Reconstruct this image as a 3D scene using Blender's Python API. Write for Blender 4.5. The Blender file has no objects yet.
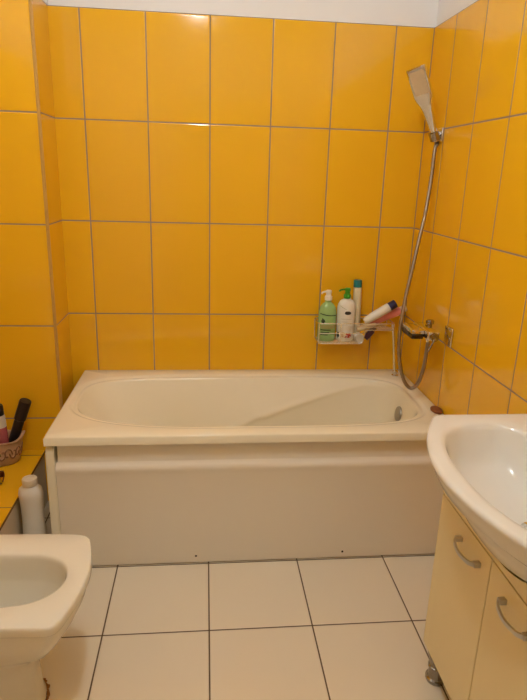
import bpy, bmesh, math, random
from mathutils import Vector, Matrix
random.seed(4)
PI = math.pi
sc = bpy.context.scene
COL = sc.collection

# ------------------------------------------------------------------ helpers
def obj(name, bm, mat, parent=None, smooth=True, angle=40):
    bmesh.ops.recalc_face_normals(bm, faces=bm.faces)
    me = bpy.data.meshes.new(name); bm.to_mesh(me); bm.free()
    o = bpy.data.objects.new(name, me); COL.objects.link(o)
    if mat: me.materials.append(mat)
    if smooth:
        for p in me.polygons: p.use_smooth = True
        try: me.set_sharp_from_angle(angle=math.radians(angle))
        except Exception: pass
    if parent:
        o.parent = parent
        o.matrix_parent_inverse = parent.matrix_basis.inverted()
    return o

def tag(o, label, cat, group=None, kind=None):
    o['label'] = label; o['category'] = cat
    if group: o['group'] = group
    if kind: o['kind'] = kind
    return o

def thing(name, label, cat, loc=(0, 0, 0), group=None):
    o = bpy.data.objects.new(name, None); COL.objects.link(o)
    o.location = loc; o.empty_display_size = .05
    return tag(o, label, cat, group)

def struct(name, bm, mat, smooth=False, label=None, cat=None):
    o = obj(name, bm, mat, None, smooth); o['kind'] = 'structure'
    if label: o['label'] = label; o['category'] = cat
    return o

def box(bm, x0, x1, y0, y1, z0, z1, bev=0, seg=2, M=None):
    vs = [bm.verts.new(v) for v in ((x0,y0,z0),(x1,y0,z0),(x1,y1,z0),(x0,y1,z0),(x0,y0,z1),(x1,y0,z1),(x1,y1,z1),(x0,y1,z1))]
    fs = [bm.faces.new([vs[i] for i in q]) for q in ((3,2,1,0),(4,5,6,7),(0,1,5,4),(1,2,6,5),(2,3,7,6),(3,0,4,7))]
    geo = vs
    if bev:
        es = list({e for f in fs for e in f.edges})
        r = bmesh.ops.bevel(bm, geom=es, offset=bev, segments=seg, affect='EDGES', profile=.5)
        geo = list({v for f in r['faces'] for v in f.verts} | {v for v in vs if v.is_valid})
    if M is not None: bmesh.ops.transform(bm, matrix=M, verts=geo)
    return geo

def loft(bm, rings, cap0=True, cap1=True, closed=True):
    R = [[bm.verts.new(p) for p in r] for r in rings]
    n = len(R[0])
    for a, b in zip(R, R[1:]):
        for i in range(n if closed else n-1):
            j = (i+1) % n
            bm.faces.new((a[i], a[j], b[j], b[i]))
    if cap0: bm.faces.new(R[0][::-1])
    if cap1: bm.faces.new(R[-1])
    return R

def lathe(bm, prof, n=28, M=None, sx=1, sy=1, rot=0, power=2.0):
    """prof = [(r,z)...]; squashed by sx, sy; power > 2 squares it off"""
    rings = []
    for r, z in prof:
        ring = []
        for i in range(n):
            a = 2*PI*i/n
            c, s = math.cos(a), math.sin(a)
            k = (abs(c)**power + abs(s)**power)**(-1/power)
            p = Vector((r*sx*c*k, r*sy*s*k, z))
            if rot: p.rotate(Matrix.Rotation(rot, 3, 'Z'))
            ring.append(M @ p if M is not None else p)
        rings.append(ring)
    return loft(bm, rings)

def catmull(pts, k=8):
    P = [Vector(p) for p in pts]; out = []
    P = [2*P[0]-P[1]] + P + [2*P[-1]-P[-2]]
    for i in range(1, len(P)-2):
        a, b, c, d = P[i-1:i+3]
        for j in range(k):
            t = j/k
            out.append(.5*((2*b)+(c-a)*t+(2*a-5*b+4*c-d)*t*t+(3*b-a-3*c+d)*t**3))
    out.append(P[-2]); return out

def tube(bm, pts, r, n=10, rfun=None, closed=False):
    P = [Vector(p) for p in pts]; rings = []
    up = Vector((0.13, .27, .95)).normalized()
    m = len(P)
    for i, p in enumerate(P):
        if closed: t = P[(i+1) % m]-P[i-1]
        else: t = P[min(i+1, m-1)]-P[max(i-1, 0)]
        t.normalize()
        u = up - t*up.dot(t)
        if u.length < 1e-4: u = t.orthogonal()
        u.normalize(); up = u
        w = t.cross(u)
        rr = rfun(i/(m-1)) if rfun else r
        rings.append([p + rr*(math.cos(2*PI*j/n)*u + math.sin(2*PI*j/n)*w) for j in range(n)])
    if closed: rings.append(rings[0]); loft(bm, rings, False, False); bmesh.ops.remove_doubles(bm, verts=bm.verts, dist=1e-6)
    else: loft(bm, rings)

def frame(o, zdir, xhint=(1, 0, 0)):
    z = Vector(zdir).normalized(); x = Vector(xhint); x = (x - z*x.dot(z)).normalized(); y = z.cross(x)
    M = Matrix((x, y, z)).transposed().to_4x4(); M.translation = Vector(o); return M

def extrude_poly(bm, poly, f0, f1):
    """poly list of 2d points, f0/f1 map (a,b)->3d"""
    loft(bm, [[f0(*p) for p in poly], [f1(*p) for p in poly]])

def BM(): return bmesh.new()

# ------------------------------------------------------------------ materials
def new_mat(name):
    m = bpy.data.materials.new(name); m.use_nodes = True
    nt = m.node_tree; nt.nodes.clear()
    out = nt.nodes.new('ShaderNodeOutputMaterial'); b = nt.nodes.new('ShaderNodeBsdfPrincipled')
    nt.links.new(b.outputs[0], out.inputs[0])
    return m, nt, b
def N(nt, t, **k):
    n = nt.nodes.new(t)
    for a, v in k.items(): setattr(n, a, v)
    return n
def math_(nt, op, a, b=None, c=None):
    n = N(nt, 'ShaderNodeMath', operation=op)
    for i, v in enumerate((a, b, c)):
        if v is None: continue
        if isinstance(v, (int, float)): n.inputs[i].default_value = v
        else: nt.links.new(v, n.inputs[i])
    return n.outputs[0]
def srgb(r, g, b):
    f = lambda c: (c/255/12.92) if c/255 <= .04045 else ((c/255+.055)/1.055)**2.4
    return (f(r), f(g), f(b), 1)

def mat(name, col, rough=.4, metal=0, var=.06, scale=14, bump=0, spec=.5, coat=0, trans=0, ior=1.45, sss=0, alpha=1):
    m, nt, b = new_mat(name)
    tc = N(nt, 'ShaderNodeTexCoord'); nz = N(nt, 'ShaderNodeTexNoise')
    nz.inputs['Scale'].default_value = scale; nz.inputs['Detail'].default_value = 4
    nt.links.new(tc.outputs['Object'], nz.inputs['Vector'])
    mx = N(nt, 'ShaderNodeMixRGB', blend_type='MIX')
    c = Vector(col[:3])
    mx.inputs[1].default_value = (*(c*(1-var)), 1); mx.inputs[2].default_value = (*[min(1, v) for v in c*(1+var)], 1)
    nt.links.new(nz.outputs[0], mx.inputs[0]); nt.links.new(mx.outputs[0], b.inputs['Base Color'])
    b.inputs['Roughness'].default_value = rough; b.inputs['Metallic'].default_value = metal
    b.inputs['Specular IOR Level'].default_value = spec; b.inputs['IOR'].default_value = ior
    b.inputs['Coat Weight'].default_value = coat; b.inputs['Coat Roughness'].default_value = .06
    b.inputs['Transmission Weight'].default_value = trans; b.inputs['Alpha'].default_value = alpha
    if bump:
        bp = N(nt, 'ShaderNodeBump'); bp.inputs['Strength'].default_value = bump; bp.inputs['Distance'].default_value = .002
        nt.links.new(nz.outputs[0], bp.inputs['Height']); nt.links.new(bp.outputs[0], b.inputs['Normal'])
    return m

def tile_mat(name, col, grout, ua, va, u0, us, v0, vs, g=.0052, rough=.1, var=.05, wav=.15, gcolvar=.2, gu=True, gv=True, spec=.5):
    """glazed tile: ua/va = world axes, u0/us = joint offset and pitch, g = joint width"""
    m, nt, b = new_mat(name)
    geo = N(nt, 'ShaderNodeNewGeometry'); sp = N(nt, 'ShaderNodeSeparateXYZ')
    nt.links.new(geo.outputs['Position'], sp.inputs[0])
    def axis(a, o, s):
        t = math_(nt, 'DIVIDE', math_(nt, 'SUBTRACT', sp.outputs[a], o), s)
        fr = math_(nt, 'FRACT', t); fl = math_(nt, 'FLOOR', t)
        d = math_(nt, 'MULTIPLY', math_(nt, 'MINIMUM', fr, math_(nt, 'SUBTRACT', 1, fr)), s)   # metres to the nearest joint
        return d, fl
    du, fu = axis(ua, u0, us); dv, fv = axis(va, v0, vs)
    d = math_(nt, 'MINIMUM', du, dv) if (gu and gv) else (dv if gv else du)
    mr = N(nt, 'ShaderNodeMapRange', interpolation_type='SMOOTHSTEP')
    nt.links.new(d, mr.inputs[0]); mr.inputs[1].default_value = g*.38; mr.inputs[2].default_value = g*.62
    mask = mr.outputs[0]
    wn = N(nt, 'ShaderNodeTexWhiteNoise', noise_dimensions='2D'); cb = N(nt, 'ShaderNodeCombineXYZ')
    nt.links.new(fu, cb.inputs[0]); nt.links.new(fv, cb.inputs[1]); nt.links.new(cb.outputs[0], wn.inputs[0])
    nz = N(nt, 'ShaderNodeTexNoise'); nz.inputs['Scale'].default_value = 5; nz.inputs['Detail'].default_value = 3
    nt.links.new(geo.outputs['Position'], nz.inputs['Vector'])
    k = math_(nt, 'ADD', math_(nt, 'MULTIPLY', wn.outputs[0], .5), math_(nt, 'MULTIPLY', nz.outputs[0], .5))
    mx = N(nt, 'ShaderNodeMixRGB'); c = Vector(col[:3])
    mx.inputs[1].default_value = (*(c*(1-var)), 1); mx.inputs[2].default_value = (*[min(1, v) for v in c*(1+var)], 1)
    nt.links.new(k, mx.inputs[0])
    ng = N(nt, 'ShaderNodeTexNoise'); ng.inputs['Scale'].default_value = 9
    nt.links.new(geo.outputs['Position'], ng.inputs['Vector'])
    gx = N(nt, 'ShaderNodeMixRGB'); c = Vector(grout[:3])
    gx.inputs[1].default_value = (*(c*(1-gcolvar)), 1); gx.inputs[2].default_value = (*(c*(1+gcolvar)), 1)
    nt.links.new(ng.outputs[0], gx.inputs[0])
    f = N(nt, 'ShaderNodeMixRGB'); nt.links.new(mask, f.inputs[0]); nt.links.new(gx.outputs[0], f.inputs[1]); nt.links.new(mx.outputs[0], f.inputs[2])
    nt.links.new(f.outputs[0], b.inputs['Base Color'])
    r = N(nt, 'ShaderNodeMapRange'); nt.links.new(mask, r.inputs[0]); r.inputs[3].default_value = .85; r.inputs[4].default_value = rough
    nt.links.new(r.outputs[0], b.inputs['Roughness']); b.inputs['Specular IOR Level'].default_value = spec
    # cushion edge + slight waviness of the glaze
    e = N(nt, 'ShaderNodeMapRange', interpolation_type='SMOOTHSTEP'); nt.links.new(d, e.inputs[0])
    e.inputs[1].default_value = g*.3; e.inputs[2].default_value = g*1.3
    wz = N(nt, 'ShaderNodeTexNoise'); wz.inputs['Scale'].default_value = 7; wz.inputs['Detail'].default_value = 1
    nt.links.new(geo.outputs['Position'], wz.inputs['Vector'])
    h = math_(nt, 'ADD', e.outputs[0], math_(nt, 'MULTIPLY', wz.outputs[0], wav))
    bp = N(nt, 'ShaderNodeBump'); bp.inputs['Strength'].default_value = .5; bp.inputs['Distance'].default_value = .0015
    nt.links.new(h, bp.inputs['Height']); nt.links.new(bp.outputs[0], b.inputs['Normal'])
    return m

ORANGE = srgb(241, 183, 30)
GROUT = srgb(150, 128, 112)
tm_back = tile_mat('orange_tile_back', ORANGE, GROUT, 0, 2, 0, .25, -.005, .4)
tm_right = tile_mat('orange_tile_right', ORANGE, GROUT, 1, 2, -.2221, .253, -.005, .4)
tm_chase = tile_mat('orange_tile_chase', ORANGE, GROUT, 0, 2, -.372, .25, -.005, .4)
tm_chase_side = tile_mat('orange_tile_chase_side', ORANGE, GROUT, 1, 2, 0, .25, -.005, .4, gu=False)
tm_left = tile_mat('orange_tile_left', ORANGE, GROUT, 1, 2, -.225, .25, -.005, .4)
tm_ledge = tile_mat('orange_tile_ledge', ORANGE, srgb(120, 84, 30), 0, 1, -.200, .25, -.2735, .4, g=.004)
tm_floor = tile_mat('white_floor_tile', srgb(236, 222, 198), srgb(98, 76, 50), 0, 1, .1589, .3351, -1.0305, .3351, g=.0048, rough=.12, var=.02, wav=.2)
m_paint = mat('white_paint', srgb(242, 239, 238), rough=.9, var=.02, scale=5, bump=.05)
m_plaster = mat('grey_plaster', srgb(205, 190, 165), rough=.8, var=.08, scale=9, bump=.1)
m_grout = mat('corner_grout', GROUT, rough=.85, var=.15, scale=12)
m_trim = mat('tan_trim', srgb(196, 150, 72), rough=.45, var=.12, scale=22)
m_acrylic = mat('bath_acrylic', srgb(246, 236, 210), rough=.16, var=.015, scale=3, spec=.5)
m_panel = mat('bath_panel', srgb(240, 230, 213), rough=.2, var=.015, scale=3)
m_ceramic = mat('ceramic', srgb(232, 228, 220), rough=.1, var=.01, scale=3)
m_toilet = mat('toilet_ceramic', srgb(236, 228, 210), rough=.14, var=.015, scale=3)
m_cab = mat('cabinet_gloss', srgb(238, 219, 168), rough=.18, var=.02, scale=3)
m_chrome = mat('chrome', (.78, .77, .75, 1), rough=.08, metal=1, var=.03)
m_satin = mat('satin_metal', (.55, .54, .52, 1), rough=.28, metal=1, var=.05)
m_dark = mat('dark_gap', srgb(60, 44, 30), rough=.8)
m_overflow = mat('overflow_metal', (.40, .37, .32, 1), rough=.45, metal=.7, var=.05)
m_face = mat('spray_face_plastic', srgb(206, 184, 148), rough=.4, var=.06, scale=60)
m_hose = mat('hose_metal', (.34, .29, .24, 1), rough=.3, metal=1, var=.05)
m_darkrefl = mat('dark_reflection_metal', (.10, .085, .07, 1), rough=.15, metal=1, var=.1)  # near-black colour stands in for dark reflections in the chrome spout
m_dkchrome = mat('dark_chrome', (.34, .31, .27, 1), rough=.12, metal=1, var=.05)
m_wire = mat('shelf_wire', (.84, .80, .72, 1), rough=.22, metal=.8, var=.03)
m_whitepl = mat('white_plastic', srgb(240, 234, 222), rough=.35, var=.02)
m_green = mat('green_gel', srgb(158, 196, 128), rough=.25, var=.05)
m_gpump = mat('green_pump', srgb(60, 150, 40), rough=.3)
m_teal = mat('teal_cap', srgb(18, 118, 122), rough=.35)
m_navy = mat('navy_cap', srgb(34, 28, 72), rough=.3)
m_pink = mat('pink_bottle', srgb(238, 146, 140), rough=.35)
m_beige = mat('beige_plastic', srgb(214, 190, 150), rough=.4)
m_purple = mat('purple_plastic', srgb(74, 36, 52), rough=.35)
m_black = mat('black_plastic', srgb(34, 28, 32), rough=.35)
m_ink = mat('label_ink', srgb(48, 62, 44), rough=.5)
m_inkdark = mat('label_dark_ink', srgb(58, 50, 46), rough=.5)
m_red = mat('label_red', srgb(170, 62, 44), rough=.5, var=.2, scale=60)
m_cream = mat('label_cream', srgb(232, 214, 178), rough=.5)
m_lab = mat('label_tan', srgb(170, 170, 108), rough=.5)
m_silver = mat('label_silver', srgb(206, 196, 180), rough=.35)
m_rose = mat('rose_liquid', srgb(176, 92, 96), rough=.25)
m_basket = mat('basket_plastic', srgb(226, 190, 150), rough=.3, var=.08, trans=.35, ior=1.2)
m_brown = mat('brown_clip', srgb(110, 52, 22), rough=.3, var=.3, scale=40)
m_wood = mat('brown_soap', srgb(128, 72, 34), rough=.6, var=.25, scale=60)
m_rust = mat('rust_stain', srgb(150, 100, 42), rough=.9, var=.4, scale=60)
m_water = mat('toilet_water', srgb(214, 210, 196), rough=.04, var=.01)

# ------------------------------------------------------------------ room
XR, XL, YF, HC, HT = 1.408, -.56, -2.95, 2.55, 1.995
XC, YC = -.1164, -.225           # duct chase corner
def wallbox(name, x0, x1, y0, y1, z0, z1, m):
    b = BM(); box(b, x0, x1, y0, y1, z0, z1); return b
T = .10; TT = .008                 # wall thickness, tile thickness
b = BM(); box(b, XL-T, XR+T, YF-T, T, -.1, 0); struct('floor', b, tm_floor)
b = BM(); box(b, XL-T, XR+T, YF-T, T, HC, HC+.1); struct('ceiling', b, m_paint)
def tiled_wall(name, x0, x1, y0, y1, tm, inner):
    """tiles to 2 m, paint set back by the tile thickness above"""
    b = BM(); box(b, x0, x1, y0, y1, 0, HT)
    o = struct(name, b, tm)
    x0b, x1b, y0b, y1b = inner
    b2 = BM(); box(b2, x0b, x1b, y0b, y1b, HT, HC)
    p = obj('painted_strip', b2, m_paint, o, False)
    return o
tiled_wall('wall_back', XC, XR, 0, T, tm_back, (XC, XR+TT, TT, T))
tiled_wall('wall_right', XR, XR+T, YF, T, tm_right, (XR+TT, XR+T, YF, T-.001))
tiled_wall('wall_left', XL-T, XL, YF, YC, tm_left, (XL-T, XL-TT, YF, YC))
b = BM(); box(b, XL-T, XR+T, YF-T, YF, 0, HC); struct('wall_front', b, m_paint)
# duct chase: front face and side face with their own tile courses
b = BM(); box(b, XL-T, XC-.004, YC, YC+.02, 0, HC)
o = struct('wall_duct', b, tm_chase)
b = BM(); box(b, XC-.02, XC, YC+.004, T, 0, HT); s = obj('side_face', b, tm_chase_side, o, False)
b = BM(); box(b, XC-.03, XC-.003, YC+.02, T, HT, HC); s = obj('painted_strip', b, m_paint, o, False)
b = BM(); box(b, XC-.010, XC+.002, YC-.003, YC+.008, 0, HC, .003, 2)
struct('trim_1', b, m_trim)
b = BM(); box(b, XR-.0025, XR+.001, -.0035, .001, 0, HT, 0)
struct('trim_3', b, m_grout)
# pipe ledge along the left wall
b = BM(); box(b, XL, -.208, -1.02, YC, 0, .236)
lg = struct('trim_2', b, m_plaster)
b = BM(); box(b, XL, -.200, -1.03, YC, .236, .247, .0015, 1)
obj('tile_top', b, tm_ledge, lg, False)

# door behind the camera
b = BM(); box(b, .25, 1.05, YF-.001, YF+.035, .005, 2.02, .003, 1)
d = struct('door_1', b, mat('door_paint', srgb(226, 206, 170), rough=.4))
b = BM()
for x0, x1, z0, z1 in ((.18, .25, 0, 2.09), (1.05, 1.12, 0, 2.09), (.18, 1.12, 2.02, 2.09)): box(b, x0, x1, YF, YF+.05, z0, z1, .004, 1)
obj('door_frame', b, m_whitepl, d, False)
b = BM(); tube(b, [(.32, YF+.03, 1.02), (.32, YF+.085, 1.02), (.34, YF+.09, 1.02), (.44, YF+.09, 1.02)], .009)
obj('door_handle', b, m_satin, d)

# ------------------------------------------------------------------ bathtub
tub = thing('bathtub', 'long cream acrylic bathtub with front panel along the orange back wall', 'bathtub', (.67, -.355, 0))
NT = 200
OX0, OX1, OY0, OY1, OZ = -.063, 1.4045, -.709, -.003, .533
OXm, OYm = .666, -.36
def rect_ring(x0, x1, y0, y1, z, n=NT, rc=.02):
    """polar resampled rounded rectangle around (OXm, OYm), angles shared by all rings"""
    pts = []
    for a in ANG:
        c, s = math.cos(a), math.sin(a)
        tx = ((x1-OXm) if c > 0 else (x0-OXm))/c if abs(c) > 1e-9 else 1e9
        ty = ((y1-OYm) if s > 0 else (y0-OYm))/s if abs(s) > 1e-9 else 1e9
        t = min(tx, ty); pts.append(Vector((OXm+c*t, OYm+s*t, z)))
    return pts
# angles: uniform along an ellipse plus exact corners
ANG = [math.atan2(.30*math.sin(2*PI*i/NT), .72*math.cos(2*PI*i/NT)) % (2*PI) for i in range(NT)]
for cx, cy in ((OX0, OY0), (OX1, OY0), (OX0, OY1), (OX1, OY1)):
    a = math.atan2(cy-OYm, cx-OXm) % (2*PI)
    i = min(range(NT), key=lambda k: abs(ANG[k]-a)); ANG[i] = a
ANG.sort()
def inner_pt(a, grow=0):
    """top outline of the basin"""
    c, s = math.cos(a), math.sin(a)
    A = .703 if c < 0 else .688
    Bq = .283
    wl = max(0, -c)**.8 if abs(c) > 0 else 0
    nn = (4.6 if s > 0 else 2.7) if c < 0 else (4.4 if s > 0 else 4.2)
    # blend across the top/bottom middle
    mid = abs(c)
    nn = nn*mid + 4.0*(1-mid)
    A += grow; Bq += grow
    t = (abs(c/A)**nn + abs(s/Bq)**nn)**(-1/nn)
    return Vector((OXm+.0+c*t, OYm+s*t, 0))
def bottom_pt(a):
    c, s = math.cos(a), math.sin(a)
    p = inner_pt(a)
    # squash towards the floor of the tub
    x = OXm + (p.x-OXm)*.70 + .110
    if c < 0: x = OXm + .075 + (p.x-OXm)*.62
    y = OYm + (p.y-OYm)*.55
    return Vector((x, y, 0))
D = .385
def crease(x):
    tab = [(-.2, .34), (.2, .31), (.37, .235), (.677, .14), (.985, .065), (1.2, .015), (1.5, .004)]
    for (xa, da), (xb, db) in zip(tab, tab[1:]):
        if x <= xb:
            t = max(0, (x-xa)/(xb-xa)); return da+(db-da)*t
    return .004
rings = []
rings.append(rect_ring(OX0+.004, OX1-.002, OY0+.004, OY1-.002, .498))
rings.append(rect_ring(OX0, OX1, OY0, OY1, .500))
rings.append(rect_ring(OX0, OX1, OY0, OY1, .527))
rings.append(rect_ring(OX0+.0015, OX1, OY0+.0015, OY1, .531))
rings.append(rect_ring(OX0+.006, OX1-.004, OY0+.006, OY1-.004, OZ))
def ring_at(grow, z): return [Vector((*inner_pt(a, grow).xy, z)) for a in ANG]
rings.append(ring_at(.012, OZ))
rings.append(ring_at(.004, OZ-.0015))
rings.append(ring_at(-.001, OZ-.0055))
rings.append(ring_at(-.006, OZ-.0078))
rings.append(ring_at(-.011, OZ-.0075))
rings.append(ring_at(-.016, OZ-.0066))
rings.append(ring_at(-.020, OZ-.0074))
rings.append(ring_at(-.0235, OZ-.0105))
TOPI, Z1 = -.0255, OZ-.015
def smin(a, b, k=.02):
    h = max(k-abs(a-b), 0)/k; return min(a, b)-h*h*k*.25
NS = 64
for i in range(NS+1):
    d = D*i/NS
    ring = []
    for a in ANG:
        tp = inner_pt(a, TOPI); bp = bottom_pt(a)
        dc = crease(tp.x); r = min(.97, dc/D)
        gc = 1-(1-r)**3.0
        side = abs(math.sin(math.atan2((tp.y-OYm)/.26, (tp.x-OXm)/.66)))**1.2
        g0 = d/D
        if d < dc: gcr = gc*d/dc
        else: gcr = gc+(1-gc)*(d-dc)/(D-dc)
        # soften the crest
        w = .010
        if abs(d-dc) < w and dc > .02:
            lo, hi = dc-w, dc+w
            glo = gc*lo/dc; ghi = gc+(1-gc)*(hi-dc)/(D-dc); t = (d-lo)/(2*w)
            gmid = gc
            gcr = (1-t)**2*glo+2*t*(1-t)*gmid+t*t*ghi
        g = g0*(1-side)+gcr*side
        if dc > .02: g += .055*side*math.exp(-((d-dc)/.011)**2)*min(1, (dc-.02)/.04)
        rf = .07
        k = max(0, (d-(D-rf))/rf); ex = 1-math.sqrt(max(0, 1-k*k))
        p = tp.lerp(bp, g)
        ctr = Vector((OXm+.09, OYm, 0))
        p = p.lerp(ctr, ex*.2)
        ring.append(Vector((p.x, p.y, Z1-d)))
    rings.append(ring)
last = rings[-1]; ctr = Vector((OXm+.25, OYm, Z1-D-.006))
for f in (.7, .35, .06):
    rings.append([ctr+(p-ctr)*f for p in last])
b = BM(); loft(b, rings, False, True)
obj('tub_shell', b, m_acrylic, tub, True, 50)

# front panel: profile (y, z) swept along x
prof = [(-.655, .004), (-.6905, .004), (-.6925, .007), (-.6940, .25), (-.6955, .375), (-.6985, .388), (-.7005, .398), (-.6995, .407), (-.695, .4155), (-.690, .421), (-.6875, .427), (-.655, .427)]
b = BM(); extrude_poly(b, prof, lambda y, z: Vector((-.0338, y, z)), lambda y, z: Vector((1.404, y, z)))
extrude_poly(b, [(-.656, .426), (-.6875, .426), (-.6865, .436), (-.6865, .4975), (-.656, .4975)], lambda y, z: Vector((-.0265, y, z)), lambda y, z: Vector((1.404, y, z)))
fp = obj('front_panel', b, m_panel, tub, True, 30)
for x, z in ((.447, .033), (1.004, .030)):
    b = BM(); lathe(b, [(.0, -.001), (.0042, -.001), (.0042, .0012), (.003, .002), (.0, .002)], 14, frame((x, -.6926, z), (0, -1, 0)))
    obj('screw', b, m_dark, fp)
# end panel with rounded top corner
b = BM()
prof = []
for t in range(7):
    a = PI/2*t/6; prof.append((-.675-.026*math.sin(a), .468+.026*math.cos(a)))
prof += [(-.694, .004), (-.02, .004), (-.02, .494)]
extrude_poly(b, prof, lambda y, z: Vector((-.0625-.006*(1-z/.49), y, z)), lambda y, z: Vector((-.0345+.004*(1-z/.49)*0, y, z)))
es = [e for e in b.edges if abs((e.verts[0].co-e.verts[1].co).x) < .009]
bmesh.ops.bevel(b, geom=es, offset=.004, segments=2, affect='EDGES')
ep = obj('end_panel', b, m_acrylic, tub, True, 35)
b = BM(); lathe(b, [(0, 0), (.009, 0), (.009, .010), (.015, .011), (.0155, .024), (.012, .028), (0, .028)], 20, frame((-.0645, -.69, .392), (-1, 0, 0)))
obj('fixing_knob', b, m_whitepl, ep)
# overflow cover on the foot-end wall
def tub_wall_x(y, z):
    a0 = None
    best = None
    for ring in rings:
        for p in ring:
            if p.x > 1.1:
                q = (p.y-y)**2+(p.z-z)**2
                if best is None or q < best[0]: best = (q, p.x)
    return best[1]
oy, oz = -.31, .433
ox = tub_wall_x(oy, oz)
nrm = Vector((-1, 0, (tub_wall_x(oy, oz+.05)-tub_wall_x(oy, oz-.05))/.1)).normalized()
b = BM(); lathe(b, [(0, -.006), (.030, -.006), (.033, .003), (.031, .007), (.022, .009), (0, .0095)], 32, frame((ox, oy, oz), nrm))
obj('overflow_cover', b, m_overflow, tub)
# waste
b = BM(); lathe(b, [(0, -.004), (.034, -.004), (.034, .001), (.028, .003), (0, .002)], 28, frame((OXm+.42, OYm, Z1-D-.004), (0, 0, 1)))
obj('drain', b, m_satin, tub)

# ------------------------------------------------------------------ toilet
toi = thing('toilet', 'seatless white ceramic toilet with squared front, beside the bathtub', 'toilet', (-.15, -1.25, 0))
outer = [(-.40, -1.068), (-.25, -1.062), (-.1, -1.062), (.03, -1.066), (.105, -1.072), (.138, -1.079), (.155, -1.095), (.167, -1.135), (.178, -1.195), (.181, -1.250), (.173, -1.318), (.157, -1.380), (.145, -1.416), (.130, -1.433), (.105, -1.436), (.02, -1.432), (-.1, -1.43), (-.25, -1.43), (-.40, -1.425)]
inn = [(-.255, -1.25), (-.24, -1.20), (-.19, -1.168), (-.071, -1.158), (.030, -1.163), (.072, -1.176), (.104, -1.200), (.121, -1.232), (.124, -1.272), (.106, -1.313), (.063, -1.343), (-.005, -1.356), (-.1, -1.352), (-.19, -1.332), (-.24, -1.30)]
def closed_spline(pts, k=6, n=160):
    P = [Vector((*p, 0)) for p in pts]; m = len(P); out = []
    for i in range(m):
        a, b_, c, d_ = P[i-1], P[i], P[(i+1) % m], P[(i+2) % m]
        for j in range(k):
            t = j/k
            out.append(.5*((2*b_)+(c-a)*t+(2*a-5*b_+4*c-d_)*t*t+(3*b_-a-3*c+d_)*t**3))
    return out
def polar(poly, c, n=144):
    """distance from c to a star shaped polygon at n even angles"""
    res = []
    for i in range(n):
        a = 2*PI*i/n; dx, dy = math.cos(a), math.sin(a); best = 0
        for p, q in zip(poly, poly[1:]+poly[:1]):
            ex, ey = q.x-p.x, q.y-p.y; det = dx*(-ey)+ex*dy
            if abs(det) < 1e-12: continue
            rx, ry = p.x-c[0], p.y-c[1]
            t = (rx*(-ey)+ex*ry)/det; s = (dx*ry-dy*rx)/det
            if -1e-6 <= s <= 1+1e-6 and t > best: best = t
        res.append(best)
    return res
tc_ = (-.04, -1.25)
# the outline wants many angles for its corners
pO = polar([Vector((*p, 0)) for p in outer] if False else closed_spline(outer), tc_); pI = polar(closed_spline(inn), tc_)
def tr(rad, z, c=tc_, sx=1, sy=1, dx=0, zf=None):
    n = len(rad)
    return [Vector((c[0]+dx+sx*r*math.cos(2*PI*i/n), c[1]+sy*r*math.sin(2*PI*i/n), z)) for i, r in enumerate(rad)]
def lerpr(a, b_, t): return [x+(y-x)*t for x, y in zip(a, b_)]
foot = polar(closed_spline([(-.40, -1.16), (-.2, -1.155), (-.08, -1.16), (.0, -1.18), (.035, -1.215), (.044, -1.26), (.035, -1.30), (.0, -1.335), (-.08, -1.35), (-.2, -1.35), (-.40, -1.345)]), tc_)
neck = [r*.90 for r in foot]
R = [tr(foot, .0), tr(foot, .012), tr(lerpr(foot, neck, .7), .03), tr(neck, .09), tr(lerpr(foot, neck, 1.3), .14), tr(lerpr(neck, pO, .05), .175), tr(lerpr(neck, pO, .17), .205), tr(lerpr(neck, pO, .36), .232), tr(lerpr(neck, pO, .60), .264), tr(lerpr(neck, pO, .80), .305), tr(lerpr(neck, pO, .90), .335), tr([r*.950 for r in pO], .364), tr([r*.954 for r in pO], .3725), tr([r*.994 for r in pO], .3745), tr(pO, .3775), tr(pO, .394), tr([r*.993 for r in pO], .3988), tr([r*.98 for r in pO], .4005),
     tr(lerpr(pI, pO, .10), .4005), tr(lerpr(pI, pO, .04), .3988), tr(pI, .394), tr([r*.985 for r in pI], .385), tr([r*.975 for r in pI], .36), tr([r*.965 for r in pI], .325),
     tr([r*.945 for r in pI], .316), tr([r*.85 for r in pI], .285), tr([r*.72 for r in pI], .245), tr([r*.52 for r in pI], .205), tr([r*.3 for r in pI], .18), tr([r*.05 for r in pI], .17)]
b = BM(); loft(b, R)
obj('bowl', b, m_toilet, toi, True, 60)
b = BM(); loft(b, [tr([r*.70 for r in pI], .244), tr([r*.745 for r in pI], .2505)], True, True)
obj('water', b, m_water, toi)
b = BM(); box(b, -.555, -.385, -1.44, -1.06, .385, .76, .02, 3); tk = obj('tank', b, m_toilet, toi, True, 50)
b = BM(); box(b, -.558, -.375, -1.45, -1.05, .762, .79, .01, 3); obj('tank_lid', b, m_toilet, tk, True, 50)
b = BM(); lathe(b, [(0, 0), (.022, 0), (.022, .006), (.018, .009), (0, .009)], 24, frame((-.465, -1.25, .79), (0, 0, 1))); obj('flush_button', b, m_chrome, tk)
# rusty sealant line round the foot
b = BM(); pts = []
for i, t in enumerate([k/40 for k in range(41)]):
    a = -.75+1.75*t; n = len(foot); r = foot[int((a % (2*PI))/(2*PI)*n) % n]
    rr = r+.003+random.uniform(-.002, .003)
    pts.append((tc_[0]+rr*math.cos(a), tc_[1]+rr*math.sin(a), .0035+random.uniform(-.001, .002)))
tube(b, pts, .004, 7, rfun=lambda t: .0024+.0022*abs(math.sin(17*t))+.001*math.sin(40*t))
o = obj('sealant', b, m_rust, toi); o['label'] = 'brown rust stained sealant'

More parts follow.
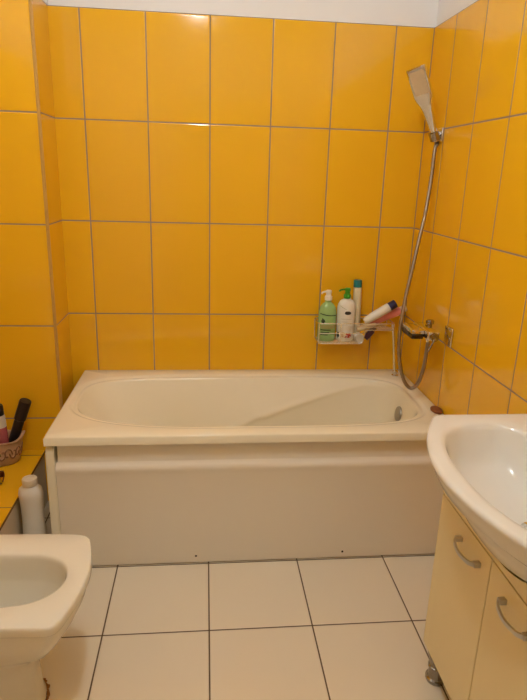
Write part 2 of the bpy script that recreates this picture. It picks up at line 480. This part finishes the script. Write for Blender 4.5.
# ------------------------------------------------------------------ vanity cabinet
SHELL = [(.22, .600), (.5, .612), (.72, .65), (.86, .69), (.95, .7375)]
def bowl_r(a):
    c, s = math.cos(a), math.sin(a)
    A = .115 if c > 0 else .172
    return (abs(c/A)**2.5+abs(s/.268)**2.5)**(-1/2.5)
def apron_top(y, x0=1.122):
    zs = []
    for x in (x0,):
        dx, dy = x-1.205, y+1.5
        k = math.hypot(dx, dy)/bowl_r(math.atan2(dy, dx))
        z = .735
        for (ka, za), (kb, zb) in zip(SHELL, SHELL[1:]):
            if ka <= k <= kb: z = za+(zb-za)*(k-ka)/(kb-ka)
        zs.append(min(z-(.004 if x0 < 1.13 else .007), .735))
    return min(zs)
van = thing('vanity_cabinet', 'cream gloss two-door vanity cabinet under the washbasin', 'cabinet', (1.26, -1.5, 0))
CX, Y0, Y1 = 1.122, -1.783, -1.217
b = BM()
for q in ((1.141, 1.402, Y1-.016, Y1, .10, .735), (1.141, 1.402, Y0, Y0+.016, .10, .735), (1.141, 1.402, Y0+.0165, Y1-.0165, .10, .116), (1.392, 1.402, Y0+.0165, Y1-.0165, .1165, .60)):
    box(b, *q, .001, 1)
obj('carcass', b, m_cab, van, False)
b = BM(); ny = 60
ys = [Y1+(Y0-Y1)*i/ny for i in range(ny+1)]
loft(b, [[Vector((x, Y0, .594)), Vector((x, Y1, .594))]+[Vector((x, y, apron_top(y, x))) for y in ys] for x in (CX, CX+.018)])
obj('apron', b, m_cab, van, False)
for ya, yb in ((-1.4985, Y1), (Y0, -1.5015)):
    b = BM(); box(b, CX, CX+.018, ya, yb, .10, .5885, .0015, 2)
    dr = obj('door', b, m_cab, van, False)
    yc = -1.404 if yb == Y1 else -1.626
    hl = .050
    b = BM()
    zc = .543
    for s in (-1, 1):
        box(b, CX-.017, CX-.0002, yc+s*hl-.0065, yc+s*hl+.0065, zc-.0065, zc+.0065, .0015, 2)
    # flat arched grip
    pts = catmull([(CX-.016, yc+hl, zc), (CX-.024, yc+hl*.72, zc-.003), (CX-.029, yc, zc-.005), (CX-.024, yc-hl*.72, zc-.003), (CX-.016, yc-hl, zc)], 8)
    rg = []
    for i, p in enumerate(pts):
        t = (pts[min(i+1, len(pts)-1)]-pts[max(0, i-1)]).normalized(); nx = Vector((0, 0, 1)).cross(t).normalized()
        h = .0055-.0012*math.sin(PI*i/(len(pts)-1))
        rg.append([p+nx*.0028+Vector((0, 0, h)), p-nx*.0028+Vector((0, 0, h)), p-nx*.0028-Vector((0, 0, h)), p+nx*.0028-Vector((0, 0, h))])
    loft(b, rg)
    obj('handle', b, m_satin, dr, True, 30)
for lx in (1.153, 1.375):
    for ly in (Y1-.045, Y0+.045):
        b = BM(); lathe(b, [(0, 0), (.027, 0), (.029, .004), (.029, .012), (.024, .016), (.0225, .03), (.0225, .045), (.0255, .047), (.0255, .053), (.0225, .055), (.0225, .07), (.0255, .074), (.0255, .086), (.030, .090), (.030, .0995), (0, .0995)], 24, frame((lx, ly, 0), (0, 0, 1)))
        obj('leg', b, m_dkchrome, van, True, 30)

# ------------------------------------------------------------------ washbasin
bas = thing('washbasin', 'white ceramic bow-front washbasin on the cream vanity', 'washbasin', (1.22, -1.5, .735))
def front_x(dy): return .983+.98*dy*dy
so = []
for i in range(-32, 33):
    dy = .330*i/32
    so.append((front_x(dy), -1.5+dy))
far = [(front_x(.330)+.012, -1.5+.3335), (front_x(.33)+.03, -1.1655), (1.25, -1.1655), (1.402, -1.1655)]
near = [(1.402, -1.8345), (1.25, -1.8345), (front_x(.33)+.03, -1.8345), (front_x(.33)+.012, -1.8335)]
sp_ = [Vector((*p, 0)) for p in so+far+near]
bc = (1.205, -1.5); NB = 192
pS = polar(sp_, bc, NB)
ang = [2*PI*i/NB for i in range(NB)]
pB = [bowl_r(a) for a in ang]
def br(rad, z): return [Vector((bc[0]+r*math.cos(a), bc[1]+r*math.sin(a), z)) for r, a in zip(rad, ang)]
def inset(rad, d): return [max(.02, r-d) for r in rad]
def lim(ring, x=1.404):
    for p in ring: p.x = min(p.x, x)
    return ring
R = [br([r*k for r in pB], z) for k, z in SHELL] + [
     br(inset(pS, .045), .7375), br(inset(pS, .030), .740), br(inset(pS, .020), .748), br(inset(pS, .010), .770), br(inset(pS, .003), .785), br(pS, .791), br(inset(pS, .001), .797), br(inset(pS, .005), .8005), br(inset(pS, .012), .802)]
mid = lerpr(pB, inset(pS, .012), .45)
R += [br(mid, .802), br(lerpr(pB, inset(pS, .012), .12), .800), br(pB, .795), br([r*.975 for r in pB], .784), br([r*.945 for r in pB], .765), br([r*.905 for r in pB], .741), br([r*.85 for r in pB], .718), br([r*.775 for r in pB], .699), br([r*.68 for r in pB], .686), br([r*.55 for r in pB], .677), br([r*.40 for r in pB], .670), br([r*.24 for r in pB], .664), br([r*.1 for r in pB], .660)]
b = BM(); loft(b, R)
obj('basin', b, m_ceramic, bas, True, 50)
b = BM(); lathe(b, [(0, -.004), (.021, -.004), (.024, .002), (.022, .005), (.016, .0035), (.014, .001), (0, .001)], 28, frame((1.205, -1.497, .6625), (0, 0, 1)))
obj('drain', b, m_chrome, bas)
# ------------------------------------------------------------------ bath mixer
mix = thing('bath_mixer', 'chrome bath mixer tap on the orange wall above the bathtub', 'tap', (XR, -.42, .84))
b = BM()
box(b, 1.322, 1.368, -.505, -.335, .816, .850, .006, 3)
body = obj('body', b, m_chrome, mix, True, 30)
b = BM(); box(b, 1.272, 1.3215, -.468, -.345, .832, .848, .003, 2)
sp1 = obj('spout', b, m_chrome, mix, True, 30)
b = BM(); box(b, 1.274, 1.3205, -.466, -.347, .812, .8315, .002, 2)  # block under the spout with the chrome's dark reflection painted in
obj('spout_dark_reflection', b, m_darkrefl, sp1, True, 30)
for yy, zz in ((-.506, .838), (-.338, .840)):
    b = BM()
    if yy < -.4: box(b, 1.399, 1.4075, yy-.033, yy+.033, zz-.040, zz+.034, .004, 3)
    else: lathe(b, [(0, 0), (.028, 0), (.028, .004), (.022, .010), (0, .010)], 28, frame((1.4078, yy, zz), (-1, 0, 0)))
    es = obj('escutcheon', b, m_chrome, mix, True, 30)
    b = BM(); lathe(b, [(0, 0), (.019, 0), (.019, .014), (.0155, .016), (.0155, .034), (0, .034)], 20, frame((1.400, yy+(.012 if yy < -.4 else -.008), .834), (-1, 0, 0)))
    obj('inlet_nut', b, m_dkchrome, es, True, 30)
b = BM(); lathe(b, [(0, -.012), (.010, -.012), (.010, 0), (.016, 0), (.0165, .003), (.0165, .011), (.012, .016), (0, .017)], 24, frame((1.3785, -.372, .8505), (0, 0, 1)))
obj('diverter_knob', b, m_dkchrome, mix, True, 30)
b = BM()
lathe(b, [(0, 0), (.0165, 0), (.0170, .012), (.015, .016), (0, .016)], 24, frame((1.345, -.505, .832), (0, -1, 0)))
tube(b, [(1.345, -.517, .830), (1.338, -.524, .815), (1.325, -.530, .795), (1.318, -.533, .782)], .0038, 10)
obj('lever', b, m_dkchrome, mix, True, 30)
b = BM(); lathe(b, [(0, 0), (.0115, 0), (.0115, .014), (.009, .016), (.009, .022), (0, .022)], 20, frame((1.352, -.44, .815), (0, 0, -1)))
obj('hose_outlet', b, m_chrome, mix, True, 30)

# ------------------------------------------------------------------ hand shower, bracket and hose
brk = thing('shower_bracket', 'small chrome hand-shower bracket high on the orange side wall', 'bracket', (XR, -.19, 1.57))
b = BM(); box(b, 1.400, 1.4075, -.222, -.168, 1.548, 1.600, .003, 2); obj('wall_plate', b, m_chrome, brk, True, 30)
b = BM(); tube(b, [(1.401, -.195, 1.574), (1.388, -.195, 1.574)], .010, 16); obj('arm', b, m_chrome, brk, True, 30)
wd = Vector((1.264, -.245, 1.807))-Vector((1.383, -.195, 1.569)); wd0 = wd.normalized()
b = BM()
cw = Vector((1.3815, -.197, 1.569))
M = frame(cw, wd0, (1, 0, 0))
# cradle: open collar around the wand
rg = []
for i in range(19):
    a = math.radians(40+280*i/18)
    c, s = math.cos(a), math.sin(a)
    rg.append([M @ Vector((r*c, r*s, h)) for r, h in ((.0150, -.015), (.0215, -.015), (.0215, .016), (.0150, .016))])
loft(b, rg)
obj('cradle', b, m_dkchrome, brk, True, 30)
shw = thing('hand_shower', 'flat paddle-shaped chrome hand shower hanging in its wall bracket', 'shower', tuple(cw))
# handle: tapered loft up to the flat rectangular head, face turned to the room
xh = Vector((1, -.45, 0)); M = frame(cw, wd0, xh)
prof = [(-.022, .0085, .0085, 2), (-.016, .0115, .0115, 2), (.02, .0145, .0120, 2.2), (.06, .0170, .0120, 2.6), (.105, .0205, .0115, 3.4), (.128, .0255, .0110, 4.5), (.148, .0330, .0110, 6), (.163, .0365, .0110, 7), (.21, .0365, .0110, 8), (.266, .036, .0100, 8), (.272, .0345, .0075, 8)]
rg = []
for z, a_, t_, pw in prof:
    ring = []
    for i in range(40):
        th = 2*PI*i/40; c, s = math.cos(th), math.sin(th)
        k = (abs(c)**pw+abs(s)**pw)**(-1/pw)
        bend = -.25*max(0, z-.10)**1.3
        ring.append(M @ Vector((a_*c*k, t_*s*k + bend, z)))
    rg.append(ring)
b = BM(); loft(b, rg)
obj('wand', b, m_chrome, shw, True, 45)
b = BM()
rg = []
for z in (.170, .260):
    bend = -.25*max(0, z-.10)**1.3
    rg.append([M @ Vector((sx_*.027, yy_+bend, z)) for sx_, yy_ in ((-1, -.0112), (1, -.0112), (1, -.0130), (-1, -.0130))])
loft(b, rg); obj('spray_face', b, m_face, shw, False)
hose_pts = [tuple(cw-wd0*.024), tuple(cw-wd0*.034), (1.388, -.197, 1.517), (1.381, -.209, 1.402), (1.363, -.232, 1.266), (1.346, -.247, 1.188), (1.317, -.276, 1.05), (1.291, -.302, .931), (1.273, -.329, .812), (1.271, -.353, .712), (1.290, -.375, .62), (1.319, -.387, .581), (1.345, -.396, .601), (1.356, -.414, .676), (1.353, -.433, .755), (1.352, -.44, .7915)]
P = catmull(hose_pts, 14)
b = BM()
tot = len(P)
tube(b, P, .0066, 10, rfun=lambda t: .0075+.0008*(1 if int(t*(tot-1)) % 2 else -1))
tag(obj('shower_hose', b, m_hose, None, True, 80), 'ribbed chrome shower hose looping down from the hand shower', 'hose')

# ------------------------------------------------------------------ wire shelf
shf = thing('bath_shelf', 'wire bath shelf holding bottles on the back wall', 'shelf', (1.14, -.06, .69))
SX0, SXm, SX1 = .980, 1.183, 1.322
YN, YB = -.112, -.004
ZB, ZT, ZS = .690, .782, .752
r_ = .0026
b = BM()
def rrect(x0, x1, y0, y1, z, rc=.015):
    pts = []
    for cx, cy, a0 in ((x1-rc, y1-rc, 0), (x0+rc, y1-rc, 90), (x0+rc, y0+rc, 180), (x1-rc, y0+rc, 270)):
        for k in range(5):
            a = math.radians(a0+90*k/4); pts.append((cx+rc*math.cos(a), cy+rc*math.sin(a), z))
    return pts
tube(b, rrect(SX0, SX1, YN, YB, ZT), r_, 8, closed=True)
obj('top_rail', b, m_wire, shf)
b = BM(); tube(b, rrect(SX0+.004, SXm, YN+.003, YB, ZB), r_, 8, closed=True)
for i in range(1, 10):
    y = YN+.003+(YB-YN-.003)*i/10
    tube(b, [(SX0+.004, y, ZB), (SXm, y, ZB)], .0014, 6)
obj('tray_grid', b, m_wire, shf)
b = BM()
step = catmull([(SXm-.02, YN+.003, ZB), (SXm, YN+.003, ZB+.008), (SXm+.008, YN+.002, ZS-.02), (SXm+.022, YN+.001, ZS), (SX1-.01, YN+.001, ZS), (SX1-.001, YN+.001, ZS+.008), (SX1, YN, ZT)], 6)
tube(b, step, r_*.9, 8)
tube(b, [(p.x, YB, p.z) for p in step], r_*.9, 8)
for i in range(1, 8):
    y = YN+(YB-YN)*i/8
    tube(b, [(1.253, y, ZS), (SX1-.006, y, ZS)], .0014, 6)
obj('step_frame', b, m_wire, shf)
for x, y in ((SX0+.002, YN+.002), (SX0+.002, YB), (SX0+.10, YN+.001)):
    b = BM(); tube(b, [(x+.002, y, ZB), (x, y, ZT)], r_*.85, 8); obj('upright', b, m_wire, shf)
b = BM(); tube(b, [(SX0+.001, YN, ZB+.047), (SXm-.002, YN, ZB+.047), (SXm+.012, YN, ZS+.012), (SX1, YN, ZS+.012)], r_*.65, 8)
obj('front_rail', b, m_wire, shf)
for x in (SX0+.05, SX1-.06):
    b = BM(); lathe(b, [(0, 0), (.018, 0), (.016, .003), (.006, .005), (0, .005)], 20, frame((x, -.0003, ZT-.002), (0, -1, 0)))
    obj('wall_mount', b, m_wire, shf)
b = BM()
tube(b, [(1.318, -.100, ZT), (1.329, -.1, .72), (1.345, -.102, .58), (1.349, -.103, .553)], .0075, 12)
post = obj('support_post', b, m_chrome, shf)
b = BM(); lathe(b, [(0, 0), (.015, 0), (.0155, .006), (.011, .009), (.011, .018), (.0135, .020), (.0135, .026), (.008, .029), (0, .029)], 20, frame((1.350, -.104, .5335), (0, 0, 1)))
obj('foot_cap', b, m_chrome, post)

# ------------------------------------------------------------------ bottles
def patch(parent, name, cx, cy, rad, a0, a1, z0, z1, m, sx=1, sy=1, off=.0006, wavy=None, n=14):
    """label strip hugging a bottle; angles in degrees, -90 faces the room"""
    b = BM(); lo, hi = [], []
    for i in range(n+1):
        t = i/n; a = math.radians(a0+(a1-a0)*t); dz = wavy(t) if wavy else 0
        for L, z in ((lo, z0), (hi, z1)):
            rr = rad(z) if callable(rad) else rad
            L.append([Vector((cx+(rr*sx+o_)*math.cos(a), cy+(rr*sy+o_)*math.sin(a), z+dz)) for o_ in (off, -.0006)])
    rg = [[l[0], h[0], h[1], l[1]] for l, h in zip(lo, hi)]
    loft(b, rg); return obj(name, b, m, parent, True, 30)
def blob(parent, name, cx, cy, rad, ac, zc, aw, zh, m, sx=1, sy=1, off=.0008, jag=0, n=18, seed=1):
    rnd = random.Random(seed)
    b = BM(); ring = []; ring2 = []
    for i in range(n):
        t = 2*PI*i/n; k = 1-jag*rnd.random()
        a = math.radians(ac+aw*k*math.cos(t)); z = zc+zh*k*math.sin(t)
        rr = rad
        for L, o_ in ((ring, off), (ring2, -.0006)):
            L.append(Vector((cx+(rr*sx+o_)*math.cos(a), cy+(rr*sy+o_)*math.sin(a), z)))
    loft(b, [ring2, ring]); return obj(name, b, m, parent, False)
def pump(parent, cx, cy, z, m, nozzle, h=.045, rcol=.013, name='pump'):
    b = BM()
    lathe(b, [(0, 0), (rcol, 0), (rcol, .016), (rcol*.8, .019), (rcol*.72, .020), (rcol*.70, h-.014), (rcol*.80, h-.012), (rcol*.82, h-.003), (rcol*.6, h), (0, h)], 20, frame((cx, cy, z), (0, 0, 1)))
    d = Vector((*nozzle, 0))
    p0 = Vector((cx, cy, z+h-.006))
    tube(b, [p0, p0+d*.5, p0+d*.85+Vector((0, 0, -.002)), p0+d+Vector((0, 0, -.008))], .004, 10)
    return obj(name, b, m, parent, True, 35)
ZSh = ZB+.0018
# green pump bottle
gx, gy = 1.0270, -.058
t = thing('pump_bottle', 'green pump bottle with white pump, leftmost on the wire shelf', 'bottle', (gx, gy, ZSh), 'bottles on the bath shelf')
b = BM(); lathe(b, [(0, 0), (.034, 0), (.0385, .004), (.040, .012), (.0405, .11), (.0395, .135), (.034, .155), (.024, .169), (.0145, .176), (.0135, .186), (0, .186)], 36, Matrix.Translation((gx, gy, ZSh)), 1, .72)
obj('body', b, m_green, t, True, 35)
pump(t, gx, gy, ZSh+.186, m_whitepl, (-.034, -.012), .044, .0165)
patch(t, 'label', gx, gy, .0405, -150, -30, ZSh+.118, ZSh+.1215, m_ink, 1, .72, wavy=lambda u: .008*(1-u)-.003*math.sin(3*u))
blob(t, 'emblem', gx, gy, .0405, -124, ZSh+.092, 17, .016, m_ink, 1, .72, jag=.5, seed=3)
patch(t, 'label', gx, gy, .0405, -140, -35, ZSh+.060, ZSh+.078, m_lab, 1, .72)
for k, (a0, a1) in enumerate(((-140, -72), (-136, -80), (-140, -90))):
    patch(t, 'label', gx, gy, .0405, a0, a1, ZSh+.052-.011*k, ZSh+.0555-.011*k, m_ink, 1, .72, off=.0009)
# white pump bottle
wx, wy = 1.1115, -.060
t = thing('pump_bottle', 'white pump bottle with bright green pump on the wire shelf', 'bottle', (wx, wy, ZSh), 'bottles on the bath shelf')
b = BM(); lathe(b, [(0, 0), (.033, 0), (.0375, .004), (.039, .012), (.0385, .04), (.0405, .10), (.0415, .145), (.039, .168), (.030, .184), (.0165, .192), (.013, .195), (0, .195)], 36, Matrix.Translation((wx, wy, ZSh)), 1, .72)
obj('body', b, m_whitepl, t, True, 35)
pump(t, wx, wy, ZSh+.195, m_gpump, (-.040, -.010), .046, .016)
blob(t, 'badge', wx, wy, .0418, -88, ZSh+.133, 22, .0085, m_inkdark, 1, .72, jag=.12, seed=5)
for k, (a0, a1, th) in enumerate(((-130, -60, .002), (-122, -75, .0016), (-130, -85, .0016))):
    patch(t, 'label', wx, wy, .0412, a0, a1, ZSh+.104-.013*k, ZSh+.104-.013*k+th, m_silver, 1, .72, off=.001)
patch(t, 'label', wx, wy, .0418, -140, -98, ZSh+.163, ZSh+.1645, m_lab, 1, .70, wavy=lambda u: -.016*u)
blob(t, 'fruit_picture', wx, wy, .0392, -82, ZSh+.030, 36, .014, m_red, 1, .72, jag=.45, seed=8, n=26)
blob(t, 'fruit_picture', wx, wy, .0392, -112, ZSh+.032, 20, .014, m_cream, 1, .72, off=.0013, jag=.1, seed=9)
blob(t, 'fruit_picture', wx, wy, .0392, -150, ZSh+.030, 12, .016, m_ink, 1, .72, off=.001, jag=.3, seed=10)
# slim can with teal cap
cx, cy = 1.172, -.030; ZSc = ZSh+.0008
t = thing('slim_can', 'slim cream can with teal cap, standing tallest on the wire shelf', 'can', (cx, cy, ZSh), 'bottles on the bath shelf')
b = BM(); lathe(b, [(0, 0), (.0165, 0), (.018, .002), (.018, .236), (.0165, .240), (0, .240)], 28, frame((cx, cy, ZSc), (-.035, 0, 1)))
obj('body', b, mat('can_cream', srgb(226, 214, 178), rough=.35), t, True, 35)
M = frame((cx-.035*.2405, cy, ZSh+.2405), (-.035, 0, 1))
b = BM(); lathe(b, [(0, 0), (.0185, 0), (.0185, .028), (.017, .032), (0, .033)], 28, M); obj('cap', b, m_teal, t, True, 35)
patch(t, 'label', cx-.004, cy, .0182, -170, -140, ZSh+.09, ZSh+.19, m_ink)
def lying(name, label, cat, p0, p1, prof, m, capprof=None, mc=None, sx=1, sy=1, capname='cap'):
    p0, p1 = Vector(p0), Vector(p1); L = (p1-p0).length
    t = thing(name, label, cat, tuple(p0), 'bottles on the bath shelf')
    M = frame(p0, p1-p0, (0, 1, 0))
    b = BM(); lathe(b, [(r, z*L) for r, z in prof], 28, M, sx, sy); obj('body', b, m, t, True, 40)
    if capprof:
        b = BM(); lathe(b, [(r, z*L) for r, z in capprof], 28, M, sx, sy); obj(capname, b, mc, t, True, 40)
    return t, M, L
t, M, L = lying('lotion_tube', 'white tube with dark navy cap leaning on the wire shelf', 'tube', (1.192, -.084, .786), (1.328, -.084, .870),
      [(0, 0), (.012, .0), (.0165, .06), (.0200, .35), (.0205, .78), (.019, .795), (0, .795)], m_whitepl, [(0, .797), (.0195, .797), (.0195, .98), (.018, 1), (0, 1)], m_navy)
t, M, L = lying('pink_bottle', 'pink bottle with beige cap lying on the wire shelf', 'bottle', (1.222, -.042, .770), (1.388, -.060, .845),
      [(0, 0), (.014, 0), (.0185, .05), (.021, .3), (.021, .76), (.016, .83), (.012, .85), (0, .85)], m_pink, [(0, .852), (.014, .852), (.0155, .87), (.0155, .98), (.013, 1), (0, 1)], m_beige)
t, M, L = lying('cream_tube', 'small cream tube lying across the front of the wire shelf', 'tube', (1.158, -.093, .752), (1.243, -.090, .774),
      [(0, 0), (.0095, 0), (.0125, .05), (.0125, .55), (.008, .93), (.0075, 1), (0, 1)], m_beige)
t, M, L = lying('purple_bottle', 'small dark purple bottle lying at the step of the wire shelf', 'bottle', (1.203, -.078, .704), (1.246, -.076, .757),
      [(0, 0), (.011, 0), (.0135, .05), (.0145, .5), (.0135, .74), (0, .75)], m_purple, [(0, .76), (.010, .76), (.010, .98), (0, 1)], m_purple)
t = thing('white_jar', 'small round white jar low in the wire shelf beside the white pump bottle', 'jar', (1.166, -.085, ZSh), 'bottles on the bath shelf')
M = frame((1.1725, -.100, ZSh+.0205), (-.1, 1, 0))
b = BM(); lathe(b, [(0, .008), (.0195, .008), (.0195, .030), (0, .030)], 28, M); obj('jar_body', b, m_whitepl, t, True, 30)
b = BM(); lathe(b, [(0, -.004), (.018, -.004), (.0205, -.002), (.0205, .0075), (0, .0075)], 28, M); obj('lid', b, m_silver, t, True, 30)

# brown soap on the tub corner
b = BM()
rg = []
for z, k in ((0, .78), (.002, .94), (.006, 1), (.010, .95), (.013, .75), (.0142, .3)):
    rg.append([Vector((1.384+.0215*k*math.cos(2*PI*i/28), -.522+.036*k*math.sin(2*PI*i/28), .5335+z)) for i in range(28)])
loft(b, rg)
tag(obj('soap_bar', b, m_wood, None, True, 60), 'small brown oval bar on the bathtub corner against the side wall', 'soap')

# ------------------------------------------------------------------ ledge things
ZL = .2473
bx, by = -.374, -.316
t = thing('plastic_basket', 'translucent beige plastic basket with scroll pattern on the orange ledge', 'basket', (bx, by, ZL))
def bk(z, ax, ay, thick=0): return [Vector((bx+(ax-thick)*math.cos(2*PI*i/48), by+(ay-thick)*math.sin(2*PI*i/48), ZL+z)) for i in range(48)]
HB = .100
def hb(i): return 0
R = [bk(0, .092, .060), bk(.004, .096, .064), bk(HB*.5, .106, .071), bk(HB, .117, .077), bk(HB+.003, .125, .0825), bk(HB+.005, .124, .0815), bk(HB+.004, .113, .074), bk(HB*.5, .102, .067), bk(.006, .092, .060)]
for ring in R[3:7]:
    for i, p in enumerate(ring):
        p.z += .004*math.sin(2*PI*i/48*4)+.020*max(0, math.cos(2*PI*i/48))**8
b = BM(); loft(b, R); obj('tub', b, m_basket, t, True, 50)
# embossed scrolls round the outside
b = BM()
for k in range(13):
    a0 = 2*PI*k/13
    for s in (1, -1):
        pts = []
        for j in range(15):
            u = j/14*1.6*PI; rr = .004+.0165*(1-j/14)
            da = s*(rr*math.cos(u))/.1+.10*s; z = HB*(.50 if s > 0 else .56)+rr*math.sin(u)*(1.6 if s > 0 else -1.6)
            f = z/HB; ax = .096+.018*f+.0002; ay = .064+.0135*f+.0002
            pts.append((bx+ax*math.cos(a0+da), by+ay*math.sin(a0+da), ZL+z))
        tube(b, pts, .0030, 6)
obj('scroll_relief', b, mat('basket_relief', srgb(150, 110, 84), rough=.35), t, True, 60)
# bottles in the basket
def basketbottle(name, label, p0, p1, prof, m, cap, mc, extra=None):
    p0, p1 = Vector(p0), Vector(p1); L = (p1-p0).length
    t = thing(name, label, 'bottle', tuple(p0), 'bottles in the plastic basket')
    M = frame(p0, p1-p0, (1, 0, 0))
    b = BM(); lathe(b, [(r, z*L) for r, z in prof], 28, M); obj('body', b, m, t, True, 40)
    b = BM(); lathe(b, [(r, z*L) for r, z in cap], 28, M); obj('cap', b, mc, t, True, 40)
    if extra:
        b = BM(); lathe(b, [(r, z*L) for r, z in extra[0]], 28, M); obj('label_band', b, extra[1], t, True, 40)
basketbottle('black_bottle', 'black slim bottle leaning in the translucent plastic basket', (-.326, -.296, ZL+.02), (-.235, -.311, .508),
      [(0, 0), (.016, 0), (.0185, .02), (.0203, .62), (.0185, .66), (0, .66)], m_black, [(0, .662), (.0215, .662), (.0235, .67), (.0235, .985), (.022, 1), (0, 1)], m_black)
basketbottle('pink_bottle', 'pink liquid bottle with black cap in the translucent plastic basket', (-.323, -.340, ZL+.012), (-.333, -.347, .504),
      [(0, 0), (.017, 0), (.0195, .02), (.0215, .60), (.0212, .62), (0, .62)], m_rose, [(0, .83), (.019, .83), (.020, .84), (.020, .985), (.018, 1), (0, 1)], m_black,
      ([(0, .622), (.0213, .622), (.0213, .76), (.021, .81), (.017, .828), (0, .828)], m_silver))
# hair clip at the left edge of the view
t = thing('hair_clip', 'reddish-brown claw hair clip on the orange ledge at the picture edge', 'hair clip', (-.31, -.50, ZL))
for s in (-1, 1):
    b = BM(); n = 14
    for side in (0,):
        rg = []
        for i in range(n+1):
            u = i/n; x = -.360+.072*u
            ring = []
            for j in range(9):
                v = j/8; ang_ = v*1.9
                rr = .025*(1+.25*math.sin(PI*u))
                ring.append(Vector((x, -.50+s*(.004+rr*math.sin(ang_)), ZL+.047-rr*(1-math.cos(ang_)))))
            ring += [p+Vector((0, -s*.0028, -.0012)) for p in ring[::-1]]
            rg.append(ring)
        loft(b, rg)
    for k in range(6):
        x = -.357+.0132*k
        tube(b, [(x, -.50+s*.029, ZL+.017), (x, -.50+s*.020, ZL+.007), (x+.001, -.50+s*.006, ZL+.0022)], .0022, 6)
    obj('jaw', b, m_brown, t, True, 50)
b = BM(); tube(b, [(-.342, -.50, ZL+.0475), (-.306, -.50, ZL+.0475)], .0045, 10); obj('hinge', b, m_brown, t)
for s in (-1, 1):
    pass
# floor bottle between ledge and bath
fx, fy = -.1535, -.605
t = thing('detergent_bottle', 'tall white plastic bottle on the floor between ledge and bathtub', 'bottle', (fx, fy, 0))
prof = [(0, 0), (.034, 0), (.039, .004), (.0395, .02), (.0390, .09), (.0370, .14), (.0365, .17), (.0380, .21), (.0405, .245), (.041, .262), (.037, .282), (.0285, .293), (.0245, .296), (.0235, .297), (0, .297)]
b = BM(); lathe(b, [(r*(1.1 if z < .29 else 1), z) for r, z in prof], 36, Matrix.Translation((fx, fy, .0003)), 1, .8, math.radians(-10))
obj('body', b, m_whitepl, t, True, 60)
b = BM(); lathe(b, [(0, .2975), (.0255, .2975), (.0265, .300), (.0265, .321), (.0245, .324), (.019, .324), (.0175, .3195), (0, .3195)], 32, Matrix.Translation((fx, fy, 0)))
obj('cap', b, mat('cap_beige', srgb(228, 214, 190), rough=.4), t, True, 35)

# ------------------------------------------------------------------ lights and camera
LX, LY, LZ = .44, -1.52, 2.42
cl = thing('ceiling_lamp', 'bare round bulb on a short cord in the middle of the ceiling', 'lamp', (LX, LY, HC))
b = BM(); lathe(b, [(0, 0), (.045, 0), (.045, .012), (.02, .03), (.008, .034), (0, .034)], 28, frame((LX, LY, HC-.0003), (0, 0, -1)))
rose = obj('ceiling_rose', b, m_whitepl, cl, True, 40)
b = BM(); lathe(b, [(0, 0), (.017, 0), (.02, .006), (.02, .03), (.012, .038), (0, .038)], 24, frame((LX, LY, LZ+.052), (0, 0, 1)))
obj('bulb_holder', b, m_whitepl, cl, True, 40)
em, nt, bs = new_mat('bulb_glass'); bs.inputs['Base Color'].default_value = (1, .95, .9, 1)
bs.inputs['Emission Color'].default_value = (.94, 1, 1, 1); bs.inputs['Emission Strength'].default_value = 238.0
b = BM(); lathe(b, [(0, -.055)]+[(.055*math.sin(PI*k/16), -.055*math.cos(PI*k/16)) for k in range(1, 14)]+[(.018, .052), (0, .052)], 32, Matrix.Translation((LX, LY, LZ)))
obj('bulb', b, em, cl, True, 60)

w = bpy.data.worlds.new('World'); sc.world = w; w.use_nodes = True
w.node_tree.nodes['Background'].inputs[0].default_value = (1, .85, .65, 1)
w.node_tree.nodes['Background'].inputs[1].default_value = .0

cam = bpy.data.cameras.new('Camera'); co = bpy.data.objects.new('Camera', cam); COL.objects.link(co); sc.camera = co
yaw, pit, rol = .10489649525508489, -.2931764514297408, .030834507550453704
F = 578.8258508258946
fwd = Vector((math.sin(yaw)*math.cos(pit), math.cos(yaw)*math.cos(pit), math.sin(pit)))
rt = Vector((math.cos(yaw), -math.sin(yaw), 0)); up = rt.cross(fwd)
r2 = math.cos(rol)*rt+math.sin(rol)*up; u2 = -math.sin(rol)*rt+math.cos(rol)*up
Mx = Matrix((r2, u2, -fwd)).transposed().to_4x4(); Mx.translation = Vector((.48087, -2.55175, 1.40095))
co.matrix_world = Mx
cam.sensor_fit = 'VERTICAL'; cam.sensor_height = 36; cam.lens = F/700*36
cam.clip_start = .02
sc.view_settings.view_transform = 'Standard'; sc.view_settings.look = 'None'; sc.view_settings.gamma = 1
sc.view_settings.exposure = 0
sc.view_settings.use_curve_mapping = False
